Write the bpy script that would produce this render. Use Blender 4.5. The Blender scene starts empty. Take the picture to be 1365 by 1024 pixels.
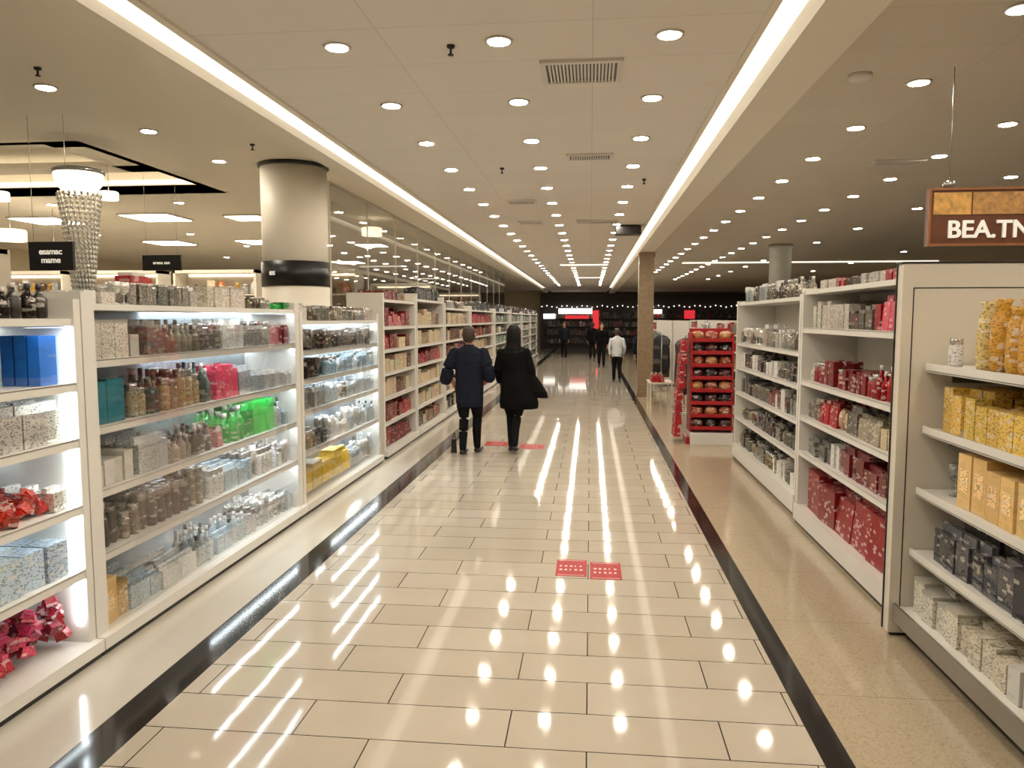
import bpy, bmesh, math, random
from mathutils import Vector, Matrix, kdtree
R = random.Random(11)
scene = bpy.context.scene
COL = scene.collection
pi = math.pi

def s(r, g, b):
    return tuple(((c/255.0)/12.92 if c/255.0 <= .04045 else ((c/255.0+.055)/1.055)**2.4) for c in (r, g, b))

# ------------------------------------------------------------------ materials
def nodes(name):
    m = bpy.data.materials.new(name); m.use_nodes = True
    nt = m.node_tree
    return m, nt, nt.nodes['Principled BSDF']

def pm(name, col, rough=.5, metal=0., var=.12, scale=6., emis=None, es=0., spec=.5, bump=0.):
    m, nt, b = nodes(name)
    tc = nt.nodes.new('ShaderNodeTexCoord')
    no = nt.nodes.new('ShaderNodeTexNoise'); no.inputs['Scale'].default_value = scale; no.inputs['Detail'].default_value = 2
    mix = nt.nodes.new('ShaderNodeMix'); mix.data_type = 'RGBA'
    mix.inputs[6].default_value = (*[c*(1-var) for c in col], 1)
    mix.inputs[7].default_value = (*[min(1, c*(1+var)) for c in col], 1)
    nt.links.new(tc.outputs['Object'], no.inputs['Vector'])
    nt.links.new(no.outputs['Fac'], mix.inputs[0])
    nt.links.new(mix.outputs[2], b.inputs['Base Color'])
    b.inputs['Roughness'].default_value = rough
    b.inputs['Metallic'].default_value = metal
    b.inputs['Specular IOR Level'].default_value = spec
    if emis:
        b.inputs['Emission Color'].default_value = (*emis, 1)
        b.inputs['Emission Strength'].default_value = es
    if bump:
        bp = nt.nodes.new('ShaderNodeBump'); bp.inputs['Strength'].default_value = bump; bp.inputs['Distance'].default_value = .01
        nt.links.new(no.outputs['Fac'], bp.inputs['Height']); nt.links.new(bp.outputs[0], b.inputs['Normal'])
    return m

def tile_mat():
    m, nt, b = nodes('polished_tile')
    tc = nt.nodes.new('ShaderNodeTexCoord')
    br = nt.nodes.new('ShaderNodeTexBrick')
    br.inputs['Scale'].default_value = 1; br.inputs['Brick Width'].default_value = .93
    br.inputs['Row Height'].default_value = .30; br.inputs['Mortar Size'].default_value = .003
    br.inputs['Mortar Smooth'].default_value = .0
    br.offset = .37; br.offset_frequency = 2; br.squash = 1.0
    br.inputs['Color1'].default_value = (*s(192, 182, 167), 1)
    br.inputs['Color2'].default_value = (*s(184, 173, 157), 1)
    br.inputs['Mortar'].default_value = (*s(56, 46, 38), 1)
    nt.links.new(tc.outputs['Object'], br.inputs['Vector'])
    no = nt.nodes.new('ShaderNodeTexNoise'); no.inputs['Scale'].default_value = 3; no.inputs['Detail'].default_value = 5
    nt.links.new(tc.outputs['Object'], no.inputs['Vector'])
    mx = nt.nodes.new('ShaderNodeMix'); mx.data_type = 'RGBA'; mx.blend_type = 'MULTIPLY'
    cr = nt.nodes.new('ShaderNodeValToRGB'); cr.color_ramp.elements[0].color = (.88, .86, .84, 1); cr.color_ramp.elements[1].color = (1, 1, 1, 1)
    nt.links.new(no.outputs['Fac'], cr.inputs[0]); mx.inputs[0].default_value = 1
    nt.links.new(br.outputs['Color'], mx.inputs[6]); nt.links.new(cr.outputs[0], mx.inputs[7])
    nt.links.new(mx.outputs[2], b.inputs['Base Color'])
    b.inputs['Roughness'].default_value = .055
    b.inputs['IOR'].default_value = 1.48
    n2 = nt.nodes.new('ShaderNodeTexNoise'); n2.inputs['Scale'].default_value = 2.2
    nt.links.new(tc.outputs['Object'], n2.inputs['Vector'])
    bp = nt.nodes.new('ShaderNodeBump'); bp.inputs['Strength'].default_value = .09; bp.inputs['Distance'].default_value = .01
    nt.links.new(n2.outputs['Fac'], bp.inputs['Height']); nt.links.new(bp.outputs[0], b.inputs['Normal'])
    return m

def terrazzo_mat(name, c1, c2, c3, rough, sc=110):
    m, nt, b = nodes(name)
    tc = nt.nodes.new('ShaderNodeTexCoord')
    vo = nt.nodes.new('ShaderNodeTexVoronoi'); vo.inputs['Scale'].default_value = sc
    nt.links.new(tc.outputs['Object'], vo.inputs['Vector'])
    cr = nt.nodes.new('ShaderNodeValToRGB')
    e = cr.color_ramp.elements
    e[0].position = 0; e[0].color = (*c3, 1); e[1].position = .3; e[1].color = (*c1, 1)
    x = e.new(.8); x.color = (*c2, 1)
    sp = nt.nodes.new('ShaderNodeSeparateColor'); nt.links.new(vo.outputs['Color'], sp.inputs[0])
    nt.links.new(sp.outputs[0], cr.inputs[0])
    br = nt.nodes.new('ShaderNodeTexBrick'); br.offset = 0
    br.inputs['Scale'].default_value = 1; br.inputs['Brick Width'].default_value = .9; br.inputs['Row Height'].default_value = .9
    br.inputs['Mortar Size'].default_value = .003
    br.inputs['Color1'].default_value = br.inputs['Color2'].default_value = (1, 1, 1, 1); br.inputs['Mortar'].default_value = (.7, .65, .6, 1)
    nt.links.new(tc.outputs['Object'], br.inputs['Vector'])
    mx = nt.nodes.new('ShaderNodeMix'); mx.data_type = 'RGBA'; mx.blend_type = 'MULTIPLY'; mx.inputs[0].default_value = 1
    nt.links.new(cr.outputs[0], mx.inputs[6]); nt.links.new(br.outputs['Color'], mx.inputs[7])
    nt.links.new(mx.outputs[2], b.inputs['Base Color'])
    b.inputs['Roughness'].default_value = rough
    return m

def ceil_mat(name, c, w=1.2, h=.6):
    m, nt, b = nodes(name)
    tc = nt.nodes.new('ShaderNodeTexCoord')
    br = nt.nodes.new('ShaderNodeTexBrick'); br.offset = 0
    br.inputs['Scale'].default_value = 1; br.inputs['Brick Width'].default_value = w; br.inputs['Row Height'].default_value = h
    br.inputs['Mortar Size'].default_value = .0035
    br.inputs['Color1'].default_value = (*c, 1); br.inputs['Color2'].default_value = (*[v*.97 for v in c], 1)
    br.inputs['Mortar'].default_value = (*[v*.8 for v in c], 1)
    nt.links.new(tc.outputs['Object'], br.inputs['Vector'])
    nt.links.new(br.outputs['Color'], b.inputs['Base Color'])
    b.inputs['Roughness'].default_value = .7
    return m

def product_mat(name, rough, metal=0., amt=.65, sc=60):
    m, nt, b = nodes(name)
    at = nt.nodes.new('ShaderNodeAttribute'); at.attribute_name = 'Col'
    tc = nt.nodes.new('ShaderNodeTexCoord')
    mp = nt.nodes.new('ShaderNodeMapping'); mp.inputs['Scale'].default_value = (1, 1, 2.2)
    nt.links.new(tc.outputs['Object'], mp.inputs[0])
    no = nt.nodes.new('ShaderNodeTexNoise'); no.inputs['Scale'].default_value = sc; no.inputs['Detail'].default_value = 2
    nt.links.new(mp.outputs[0], no.inputs['Vector'])
    cr = nt.nodes.new('ShaderNodeValToRGB'); e = cr.color_ramp.elements
    e[0].position = .54; e[0].color = (0, 0, 0, 1); e[1].position = .58; e[1].color = (amt,)*3+(1,)
    nt.links.new(no.outputs['Fac'], cr.inputs[0])
    dk = nt.nodes.new('ShaderNodeMix'); dk.data_type = 'RGBA'; dk.blend_type = 'MULTIPLY'
    nt.links.new(cr.outputs[0], dk.inputs[0]); nt.links.new(at.outputs['Color'], dk.inputs[6]); dk.inputs[7].default_value = (.14, .12, .11, 1)
    vo = nt.nodes.new('ShaderNodeTexVoronoi'); vo.distance = 'CHEBYCHEV'; vo.inputs['Scale'].default_value = sc*.42; vo.inputs['Randomness'].default_value = .6
    nt.links.new(mp.outputs[0], vo.inputs['Vector'])
    sp = nt.nodes.new('ShaderNodeSeparateColor'); nt.links.new(vo.outputs['Color'], sp.inputs[0])
    c2 = nt.nodes.new('ShaderNodeValToRGB'); c2.color_ramp.interpolation = 'CONSTANT'; e = c2.color_ramp.elements
    e[0].color = (0, 0, 0, 1); e[1].position = .86; e[1].color = (amt*.7,)*3+(1,)
    nt.links.new(sp.outputs[0], c2.inputs[0])
    lt = nt.nodes.new('ShaderNodeMix'); lt.data_type = 'RGBA'
    nt.links.new(c2.outputs[0], lt.inputs[0]); nt.links.new(dk.outputs[2], lt.inputs[6]); lt.inputs[7].default_value = (.75, .7, .62, 1)
    nt.links.new(lt.outputs[2], b.inputs['Base Color'])
    b.inputs['Roughness'].default_value = rough; b.inputs['Metallic'].default_value = metal
    return m

def glass_mat(name, tint=(1, 1, 1), refl=.12, k=.5):
    m = bpy.data.materials.new(name); m.use_nodes = True; nt = m.node_tree
    nt.nodes.remove(nt.nodes['Principled BSDF'])
    tr = nt.nodes.new('ShaderNodeBsdfTransparent'); tr.inputs[0].default_value = (*tint, 1)
    gl = nt.nodes.new('ShaderNodeBsdfGlossy'); gl.inputs['Roughness'].default_value = .02
    lw = nt.nodes.new('ShaderNodeLayerWeight'); lw.inputs[0].default_value = .15
    ma = nt.nodes.new('ShaderNodeMath'); ma.operation = 'MULTIPLY_ADD'; ma.inputs[1].default_value = k; ma.inputs[2].default_value = refl
    nt.links.new(lw.outputs['Fresnel'], ma.inputs[0])
    ms = nt.nodes.new('ShaderNodeMixShader')
    nt.links.new(ma.outputs[0], ms.inputs[0]); nt.links.new(tr.outputs[0], ms.inputs[1]); nt.links.new(gl.outputs[0], ms.inputs[2])
    nt.links.new(ms.outputs[0], nt.nodes['Material Output'].inputs[0])
    return m

COOL = (.80, .92, 1)
M = {}
M['tile'] = tile_mat()
M['terrazzo'] = terrazzo_mat('beige_terrazzo', s(178, 162, 138), s(172, 156, 131), s(156, 138, 112), .12)
M['blackstone'] = terrazzo_mat('black_granite', s(26, 24, 23), s(34, 31, 29), s(14, 13, 13), .1)
M['whiteband'] = pm('cream_marble', s(190, 182, 168), .1, var=.05, scale=3)
M['ceil'] = ceil_mat('ceiling_panels', s(236, 231, 222))
M['ceil2'] = pm('ceiling_plaster', s(234, 227, 212), .8, var=.02, scale=1.5)
M['ceil3'] = ceil_mat('ceiling_panels_side', s(208, 200, 184))  # side ceiling's dimmer light put in as a darker panel colour
M['wall'] = pm('cream_paint', s(226, 212, 184), .6, var=.05, scale=1)
M['white'] = pm('white_laminate', s(220, 216, 208), .35, var=.03)
M['panel'] = pm('cream_laminate', s(212, 204, 189), .4, var=.03)
M['back'] = pm('shelf_back_panel', s(140, 146, 150), .25, var=.06)
M['dark'] = pm('dark_trim', s(24, 22, 22), .35)
M['chrome'] = pm('brushed_metal', s(170, 170, 168), .3, 1.0, var=.05)
M['cove'] = pm('cove_light_diffuser', (1, 1, 1), emis=(1, .92, .78), es=1.25)
M['disc'] = pm('downlight_lens', (1, 1, 1), emis=(1, .91, .76), es=245)
M['led'] = pm('led_strip', (1, 1, 1), emis=COOL, es=16)
M['led2'] = pm('led_strip_bright', (1, 1, 1), emis=COOL, es=40)
M['panelight'] = pm('panel_light', (1, 1, 1), emis=(1, .9, .74), es=30)
M['softlamp'] = pm('lamp_shade_glow', (1, 1, 1), emis=(1, .84, .6), es=3.5)
M['pack'] = product_mat('printed_packaging', .35)
M['plain'] = product_mat('plain_packaging', .45, amt=.12, sc=12)
M['metalpack'] = product_mat('silver_tins', .2, .75, amt=.75, sc=80)  # stronger dark pattern in the colour imitates the contrast of glassy shine
M['glassware'] = product_mat('glassware', .05, 0.4, amt=.65, sc=70)
M['glass'] = glass_mat('clear_glass', refl=.01, k=.4)
M['glass2'] = glass_mat('partition_glass', (.97, .97, .95), .16)
M['stone'] = pm('brown_stone', s(132, 112, 86), .35, var=.3, scale=14)
M['shelfback'] = pm('walnut_back_panel', s(84, 66, 50), .5, var=.25, scale=5)
M['greycol'] = pm('grey_column_paint', s(160, 158, 146), .5)
M['colwhite'] = pm('column_paint', s(236, 228, 212), .5, var=.03)
M['redpaint'] = pm('red_enamel', s(158, 20, 26), .35)
PROD = ['pack', 'plain', 'metalpack', 'glassware']

# ------------------------------------------------------------------ mesh builder
class MB:
    def __init__(self): self.v = []; self.f = []; self.m = []; self.c = []; self.sm = []
    def add(self, vs, fs, mat=0, col=(.8, .8, .8), smooth=False):
        o = len(self.v); self.v.extend(vs)
        for f in fs:
            self.f.append(tuple(i+o for i in f)); self.m.append(mat); self.c.append(col); self.sm.append(smooth)
    def box(self, x0, x1, y0, y1, z0, z1, mat=0, col=(.8, .8, .8)):
        if x1 < x0: x0, x1 = x1, x0
        vs = [(x0, y0, z0), (x1, y0, z0), (x1, y1, z0), (x0, y1, z0), (x0, y0, z1), (x1, y0, z1), (x1, y1, z1), (x0, y1, z1)]
        self.add(vs, [(0, 3, 2, 1), (4, 5, 6, 7), (0, 1, 5, 4), (1, 2, 6, 5), (2, 3, 7, 6), (3, 0, 4, 7)], mat, col)
    def plane(self, x0, x1, y0, y1, z, mat=0):
        if x1 < x0: x0, x1 = x1, x0
        self.add([(x0, y0, z), (x1, y0, z), (x1, y1, z), (x0, y1, z)], [(0, 3, 2, 1)], mat)
    def obox(self, cx, cy, z0, w, d, h, ang, mat=0, col=(.8, .8, .8), taper=1.):
        c, si = math.cos(ang), math.sin(ang); vs = []
        for k, z in ((1, z0), (taper, z0+h)):
            for a, b in ((-1, -1), (1, -1), (1, 1), (-1, 1)):
                x = a*d/2*k; y = b*w/2*(k if k == 1 else .96); vs.append((cx+x*c-y*si, cy+x*si+y*c, z))
        self.add(vs, [(0, 3, 2, 1), (4, 5, 6, 7), (0, 1, 5, 4), (1, 2, 6, 5), (2, 3, 7, 6), (3, 0, 4, 7)], mat, col)
    def tumble(self, cx, cy, cz, a, b, c, mat, col):
        m = Matrix.Rotation(R.uniform(0, 6), 3, 'Z') @ Matrix.Rotation(R.uniform(-.6, .6), 3, 'X') @ Matrix.Rotation(R.uniform(-.6, .6), 3, 'Y')
        vs = [tuple(Vector((cx, cy, cz))+m @ Vector((x*a/2*(.8 if z > 0 else 1), y*b/2, z*c/2))) for z in (-1, 1) for x, y in ((-1, -1), (1, -1), (1, 1), (-1, 1))]
        self.add(vs, [(0, 3, 2, 1), (4, 5, 6, 7), (0, 1, 5, 4), (1, 2, 6, 5), (2, 3, 7, 6), (3, 0, 4, 7)], mat, col)
    def lathe(self, cx, cy, z0, prof, n=10, mat=0, col=(.8, .8, .8), smooth=True, sy=1.):
        vs = []; fs = []
        for r, z in prof:
            for i in range(n):
                a = 2*pi*i/n; vs.append((cx+r*math.cos(a), cy+r*sy*math.sin(a), z0+z))
        for k in range(len(prof)-1):
            for i in range(n):
                j = (i+1) % n; fs.append((k*n+i, k*n+j, (k+1)*n+j, (k+1)*n+i))
        fs.append(tuple(range(n-1, -1, -1))); fs.append(tuple((len(prof)-1)*n+i for i in range(n)))
        self.add(vs, fs, mat, col, smooth)
    def rod(self, p, q, r, n=8, mat=0, col=(.8, .8, .8)):
        p = Vector(p); q = Vector(q); d = (q-p).normalized()
        a = d.orthogonal().normalized(); b = d.cross(a); vs = []
        for c in (p, q):
            for i in range(n):
                t = 2*pi*i/n; vs.append(tuple(c+a*r*math.cos(t)+b*r*math.sin(t)))
        fs = [(i, (i+1) % n, n+(i+1) % n, n+i) for i in range(n)] + [tuple(range(n-1, -1, -1)), tuple(range(n, 2*n))]
        self.add(vs, fs, mat, col, True)
    def build(self, name, mats, parent=None, origin=(0, 0, 0), bevel=0):
        me = bpy.data.meshes.new(name)
        o = Vector(parent.location) if parent else Vector(origin)
        me.from_pydata([(v[0]-o.x, v[1]-o.y, v[2]-o.z) for v in self.v], [], self.f)
        for mm in mats: me.materials.append(M[mm])
        me.polygons.foreach_set('material_index', self.m)
        me.polygons.foreach_set('use_smooth', self.sm)
        ca = me.color_attributes.new('Col', 'FLOAT_COLOR', 'CORNER')
        buf = []
        for f, c in zip(self.f, self.c): buf.extend([c[0], c[1], c[2], 1.]*len(f))
        ca.data.foreach_set('color', buf)
        me.update()
        ob = bpy.data.objects.new(name, me); COL.objects.link(ob)
        if parent: ob.parent = parent
        else: ob.location = o
        if bevel:
            b = ob.modifiers.new('bevel', 'BEVEL'); b.width = bevel; b.segments = 2; b.limit_method = 'ANGLE'
        return ob

def group(name, loc):
    e = bpy.data.objects.new(name, None); e.location = loc; e.empty_display_size = .2; COL.objects.link(e); return e

def text(name, txt, size, loc, rot, mat, parent, ext=.004):
    cu = bpy.data.curves.new(name, 'FONT'); cu.body = txt; cu.size = size; cu.extrude = ext; cu.align_x = 'CENTER'; cu.align_y = 'CENTER'
    cu.offset = size*.018
    cu.materials.append(mat)
    ob = bpy.data.objects.new(name, cu); COL.objects.link(ob); ob.parent = parent
    ob.location = Vector(loc)-Vector(parent.location); ob.rotation_euler = rot
    return ob

# ------------------------------------------------------------------ shell
Y0, Y1 = -6., 46.; XL, XR = -14., 14.; ZC = 3.4; ZL = 3.5
mb = MB()
for i, (a, b, mt) in enumerate([(XL, -2.55, 3), (-2.55, -2.15, 3), (-2.15, -1.95, 2), (-1.95, .96, 0), (.96, 1.08, 2), (1.08, XR, 1)]):  # left store floor set to cream so it bounces more light upward
    mb.box(a, b, Y0, Y1, -.1, 0, mt)
mb.build('floor', ['tile', 'terrazzo', 'blackstone', 'whiteband'])

mb = MB()
mb.box(-2.26, .90, Y0, Y1, ZC, ZC+.1, 0)
mb.box(-2.31, -2.26, Y0, Y1, ZC-.02, ZC+.1, 1)
mb.box(-2.72, -2.53, Y0, Y1, ZC-.04, ZL+.1, 1)
mb.box(.90, .94, Y0, Y1, ZC-.02, ZC+.1, 1)
mb.box(1.10, 1.42, Y0, Y1, ZC-.09, ZC+.1, 1)
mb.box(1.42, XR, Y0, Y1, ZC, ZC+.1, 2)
mb.box(-2.53, -2.31, Y0, Y1, ZC+.07, ZC+.1, 1); mb.box(.94, 1.10, Y0, Y1, ZC+.07, ZC+.1, 1)
mb.box(-5, -2.72, Y0, Y1, ZL, ZL+.1, 1)
mb.box(XL, -9.5, Y0, Y1, ZL, ZL+.1, 1)
mb.box(-9.5, -5, Y0, 7, ZL, ZL+.1, 1)
mb.box(-9.5, -5, 9.8, Y1, ZL, ZL+.1, 1)
mb.box(-9.5, -5, 6.9, 7, ZL, ZL+.5, 1); mb.box(-9.5, -5, 9.8, 9.9, ZL, ZL+.5, 1)
mb.box(-5, -4.9, 6.9, 9.9, ZL, ZL+.5, 1); mb.box(-9.6, -9.5, 6.9, 9.9, ZL, ZL+.5, 1)
mb.box(-9.5, -5, 7, 9.8, ZL+.4, ZL+.5, 1)
mb.box(-9.5, -5.5, 7.5, 7.9, ZL+.18, ZL+.24, 1); mb.box(-5.9, -5.5, 7.5, 9.3, ZL+.18, ZL+.24, 1)
mb.box(-9.5, -5.5, 8.9, 9.3, ZL+.18, ZL+.24, 1)
mb.build('ceiling', ['ceil', 'ceil2', 'ceil3'])

mb = MB()
mb.plane(-2.53, -2.31, Y0, 40, ZC+.03); mb.plane(.94, 1.10, Y0, 40, ZC+.03)
mb.build('cove_lights', ['cove'])
mb = MB()
for (x0, x1, y) in [(-.9, .5, 22.5), (-.5, .5, 29.5), (2.6, 9.5, 22.)]:
    mb.box(x0, x1, y-.1, y+.1, ZC-.03, ZC-.002)
mb.build('linear_ceiling_lights', ['cove'])
mb = MB()
mb.box(-9.4, -5.15, 7.06, 7.16, ZL+.1, ZL+.14); mb.box(-5.15, -5.07, 7.1, 9.7, ZL+.1, ZL+.14); mb.box(-9.4, -5.15, 9.62, 9.72, ZL+.1, ZL+.14)
mb.box(-9.3, -5.95, 7.92, 7.98, ZL+.24, ZL+.27)
mb.build('ceiling_tray_lights', ['softlamp'])

def wall(name, *a):
    m_ = MB(); m_.box(*a, 0); return m_.build(name, ['wall'])
wall('wall_left', XL-.1, XL, Y0, Y1, 0, 4.0)
wall('wall_right', XR, XR+.1, Y0, Y1, 0, 4.0)
wall('wall_back', XL, XR, Y0-.1, Y0, 0, 4.0)
wall('wall_far', XL, XR, Y1, Y1+.1, 0, 4.0)

# downlights
mb = MB()
def downlight(x, y, z):
    mb.lathe(x, y, z-.012, [(.062, .004), (.080, 0), (.084, .011)], 16, 1)
    n = 10
    vs = [(x+.063*math.cos(2*pi*i/n), y+.063*math.sin(2*pi*i/n), z-.0125) for i in range(n)]
    mb.add(vs, [tuple(range(n-1, -1, -1))], 0)
for x in (-1.50, -.54, .43):
    for k in range(-4, 27): downlight(x, 4.45+1.22*k, ZC)
for x, st in ((2.2, 1.22), (3.4, 1.22), (4.7, 2.44), (7.4, 3.66)):
    for k in range(-3, 27):
        y = 4.28+st*k
        if -4 < y < 32: downlight(x, y, ZC)
for k in range(-2, 18): downlight(-4.0, 5.3+1.3*k, ZL)
for (x, y) in [(-10.6, 6), (-10.6, 9), (-7, 4.5), (-6, 14.5), (-8, 14.5), (-10, 14.5), (-6, 17), (-8, 17), (-5.5, 5.2), (-6, 20), (-8, 20), (-10, 20), (-6, 24), (-9, 24), (-7, 30), (-10, 30), (-5.5, 3.4), (-6, 10.6), (-8, 10.6)]:  # left store downlights, some added only to brighten that ceiling
    downlight(x, y, ZL)
mb.build('recessed_downlights', ['disc', 'white'])

mb = MB()
for (x, y, w) in [(-5.7, 12.2, .55), (-7.2, 12.0, .8), (-9.3, 12.2, .8), (-7.2, 16, .8), (-9.3, 16, .8), (-5.0, 17, .6), (-11.5, 12, .8), (-7.2, 22, .8)]:
    mb.box(x-w/2-.03, x+w/2+.03, y-w/2-.03, y+w/2+.03, ZL-.03, ZL-.002, 1)
    mb.plane(x-w/2, x+w/2, y-w/2, y+w/2, ZL-.033, 0)
mb.build('square_panel_lights', ['panelight', 'white'])

def vent(x, y, w, l, z=ZC):
    m_ = MB()
    t = .035
    m_.box(x-w/2, x+w/2, y-l/2, y-l/2+t, z-.02, z, 0); m_.box(x-w/2, x+w/2, y+l/2-t, y+l/2, z-.02, z, 0)
    m_.box(x-w/2, x-w/2+t, y-l/2+t, y+l/2-t, z-.02, z, 0); m_.box(x+w/2-t, x+w/2, y-l/2+t, y+l/2-t, z-.02, z, 0)
    m_.box(x-w/2+t, x+w/2-t, y-l/2+t, y+l/2-t, z-.004, z-.001, 1)
    n = int((w-2*t)/.022)
    for i in range(1, n):
        xx = x-w/2+t+i*(w-2*t)/n
        m_.box(xx-.006, xx+.006, y-l/2+t, y+l/2-t, z-.018, z-.004, 0)
    m_.build('ceiling_vent', ['white', 'dark'], origin=(x, y, z))
vent(-.07, 5.03, .52, .44); vent(-.02, 7.6, .46, .25); vent(-.95, 10.4, .4, .3); vent(-1.0, 12.6, .4, .3); vent(.1, 12.6, .7, .3); vent(3.1, 8.2, .5, .25)
def sprinkler(x, y, z=ZC):
    m_ = MB(); m_.lathe(x, y, z-.0601, [(.005, 0), (.018, .003), (.018, .008), (.007, .012), (.007, .04), (.022, .045), (.025, .059)], 12, 0)
    m_.build('fire_sprinkler', ['dark'], origin=(x, y, z))
for p in [(-.83, 4.5), (-.95, 8.1), (.6, 8.9)]: sprinkler(*p)
for p in [(-3.75, 4.4), (-3.75, 4.9), (-3.3, 7.2)]: sprinkler(p[0], p[1], ZL)
m_ = MB(); m_.lathe(1.75, 5.3, ZC-.04, [(.04, 0), (.07, .01), (.075, .04)], 20, 0); m_.build('smoke_detector', ['white'], origin=(1.75, 5.3, ZC))
m_ = MB(); m_.box(.42, .85, 13.1, 13.4, ZC-.16, ZC-.02, 0); m_.rod((.63, 13.25, ZC-.02), (.63, 13.25, ZC), .02, 8, 0); m_.build('ceiling_speaker', ['dark'], origin=(.63, 13.25, ZC), bevel=.01)

# ------------------------------------------------------------------ products
def jit(col, a=.85, b=1.12):
    f = R.uniform(a, b); return tuple(min(1, max(0, x*f*R.uniform(.97, 1.03))) for x in col)
def item(mb, kind, cx, cy, z, w, d, h, col, j=.06):
    a = R.uniform(-j, j); c = jit(col)
    r = min(w, d)/2
    if kind == 'box': mb.obox(cx, cy, z, w, d, h, a, 0, c)
    elif kind == 'plain': mb.obox(cx, cy, z, w, d, h, a, 1, c)
    elif kind == 'window':      # carton with lighter label panel proud of the faces
        mb.obox(cx, cy, z, w, d, h, a, 1, c); mb.obox(cx, cy, z+h*.3, w*.62, d+.004, h*.42, a, 0, tuple(min(1, x*1.25+.08) for x in c)); mb.obox(cx, cy, z+h*.3, w+.004, d*.62, h*.42, a, 0, s(190, 70, 40))
    elif kind == 'case':
        mb.obox(cx, cy, z, w, d, h*.9, a, 0, c); mb.obox(cx, cy, z+h*.9, w*1.03, d*1.03, h*.1, a, 1, tuple(x*.6 for x in c))
    elif kind == 'clearbox':
        mb.obox(cx, cy, z, w, d, h*.8, a, 3, c); mb.obox(cx, cy, z+h*.8, w, d*.3, h*.2, a, 0, c)
    elif kind == 'stack':
        n = max(2, int(h/.07))
        for k in range(n): mb.obox(cx, cy+R.uniform(-.008, .008), z+k*h/n, w, d, h/n-.004, R.uniform(-.06, .06), 0, tuple(x*R.uniform(.75, 1.15) for x in col))
    elif kind == 'bag':
        mb.lathe(cx, cy, z, [(r*.85, 0), (r, h*.1), (r*1.02, h*.45), (r*.9, h*.75), (r*.55, h*.92), (r*.8, h)], 8, 0, c, sy=w/(2*r)*.95)
    elif kind == 'jar':
        mb.lathe(cx, cy, z, [(r*.9, 0), (r, h*.06), (r, h*.7), (r*.85, h*.78)], 10, 0, c)
        mb.lathe(cx, cy, z+h*.78, [(r*.9, 0), (r*.92, h*.2), (r*.8, h*.22)], 10, 2, (.6, .58, .55))
    elif kind == 'gjar':
        mb.lathe(cx, cy, z, [(r*.9, 0), (r, h*.06), (r, h*.7), (r*.85, h*.78)], 10, 3, c)
        mb.lathe(cx, cy, z+h*.78, [(r*.9, 0), (r*.92, h*.2), (r*.8, h*.22)], 10, 2, (.5, .48, .46))
    elif kind == 'bottle':
        mb.lathe(cx, cy, z, [(r*.9, 0), (r, h*.05), (r, h*.55), (r*.4, h*.72), (r*.35, h*.85)], 10, 3 if R.random() < .5 else 0, c)
        mb.lathe(cx, cy, z+h*.85, [(r*.42, 0), (r*.42, h*.14)], 8, 1, (.06, .06, .06) if R.random() < .5 else (.7, .65, .6))
    elif kind == 'tin':
        mb.lathe(cx, cy, z, [(r, 0), (r, h*.82), (r*1.05, h*.83), (r*1.05, h*.98), (r*.9, h)], 12, 2, c)
    elif kind == 'glass':
        mb.lathe(cx, cy, z, [(r*.75, 0), (r*.7, h*.04), (r*.14, h*.1), (r*.14, h*.4), (r*.8, h*.55), (r, h*.8), (r*.85, h)], 10, 3, c)
    elif kind == 'vase':
        mb.lathe(cx, cy, z, [(r*.6, 0), (r*.95, h*.2), (r, h*.4), (r*.5, h*.8), (r*.7, h)], 10, 3, c)
    elif kind == 'roll':
        n = max(3, int(h/.045))
        for k in range(n): mb.lathe(cx, cy, z+k*h/n, [(r*.92, 0), (r, h/n*.5), (r*.92, h/n*.98)], 10, 1, tuple(x*R.uniform(.8, 1.1) for x in col), sy=w/(2*r)*.98)
    elif kind == 'round':
        mb.lathe(cx, cy, z, [(r*.4, 0), (r*.9, h*.2), (r, h*.5), (r*.85, h*.8), (r*.3, h)], 8, 0, c)
    elif kind == 'pouch':
        mb.obox(cx, cy, z, w, d, h*.82, a, 0, c, taper=.7); mb.obox(cx, cy, z+h*.82, w*.9, d*.35, h*.18, a, 0, tuple(x*.7 for x in c))
    elif kind == 'heap':
        for k in range(22):
            t = k/22; u = (1-t)*.5
            mb.tumble(cx+R.uniform(-u, u)*d, cy+R.uniform(-u, u)*w, z+.03+t*h*.75, .065, .05, .045, 0, tuple(x*R.uniform(.6, 1.3) for x in col))

def fill(mb, sgn, xf, depth, y0, y1, z, hmax, pal, rows=3, gmin=1, gmax=4, skip=.02, grow=1.3):
    y = y0+.01; fails = 0
    while y < y1-.04 and fails < 8:
        kind, col, w, h, d = R.choice(pal)
        if y+w > y1-.005: fails += 1; continue
        h = min(h*R.uniform(.85, grow), hmax-.03); n = R.randint(gmin, gmax)
        if R.random() < skip: y += R.uniform(.04, .1); continue
        dd = min(d, depth-.06)
        for i in range(n):
            if y+w > y1-.005: break
            for k in range(rows):
                off = .03+dd/2+k*(dd+.012)
                if off+dd/2 > depth-.01: break
                item(mb, kind, xf+sgn*(off+R.uniform(0, .02)), y+w/2, z, w, dd, h*(1 if R.random() < .8 else .85), col)
            y += w+R.uniform(.003, .012)
        y += R.uniform(.0, .012)

W = s(225, 222, 216); SIL = s(160, 158, 154); DK = s(45, 42, 40); BR = s(110, 80, 55); CR = s(205, 185, 150)
RED = s(160, 18, 28); PNK = s(216, 70, 100); GRN = s(20, 165, 60); TEAL = s(10, 96, 110); GOLD = s(196, 146, 50)
YEL = s(232, 190, 20); BLU = s(40, 120, 200); ORG = s(200, 80, 20); LG = s(204, 212, 216)

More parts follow.
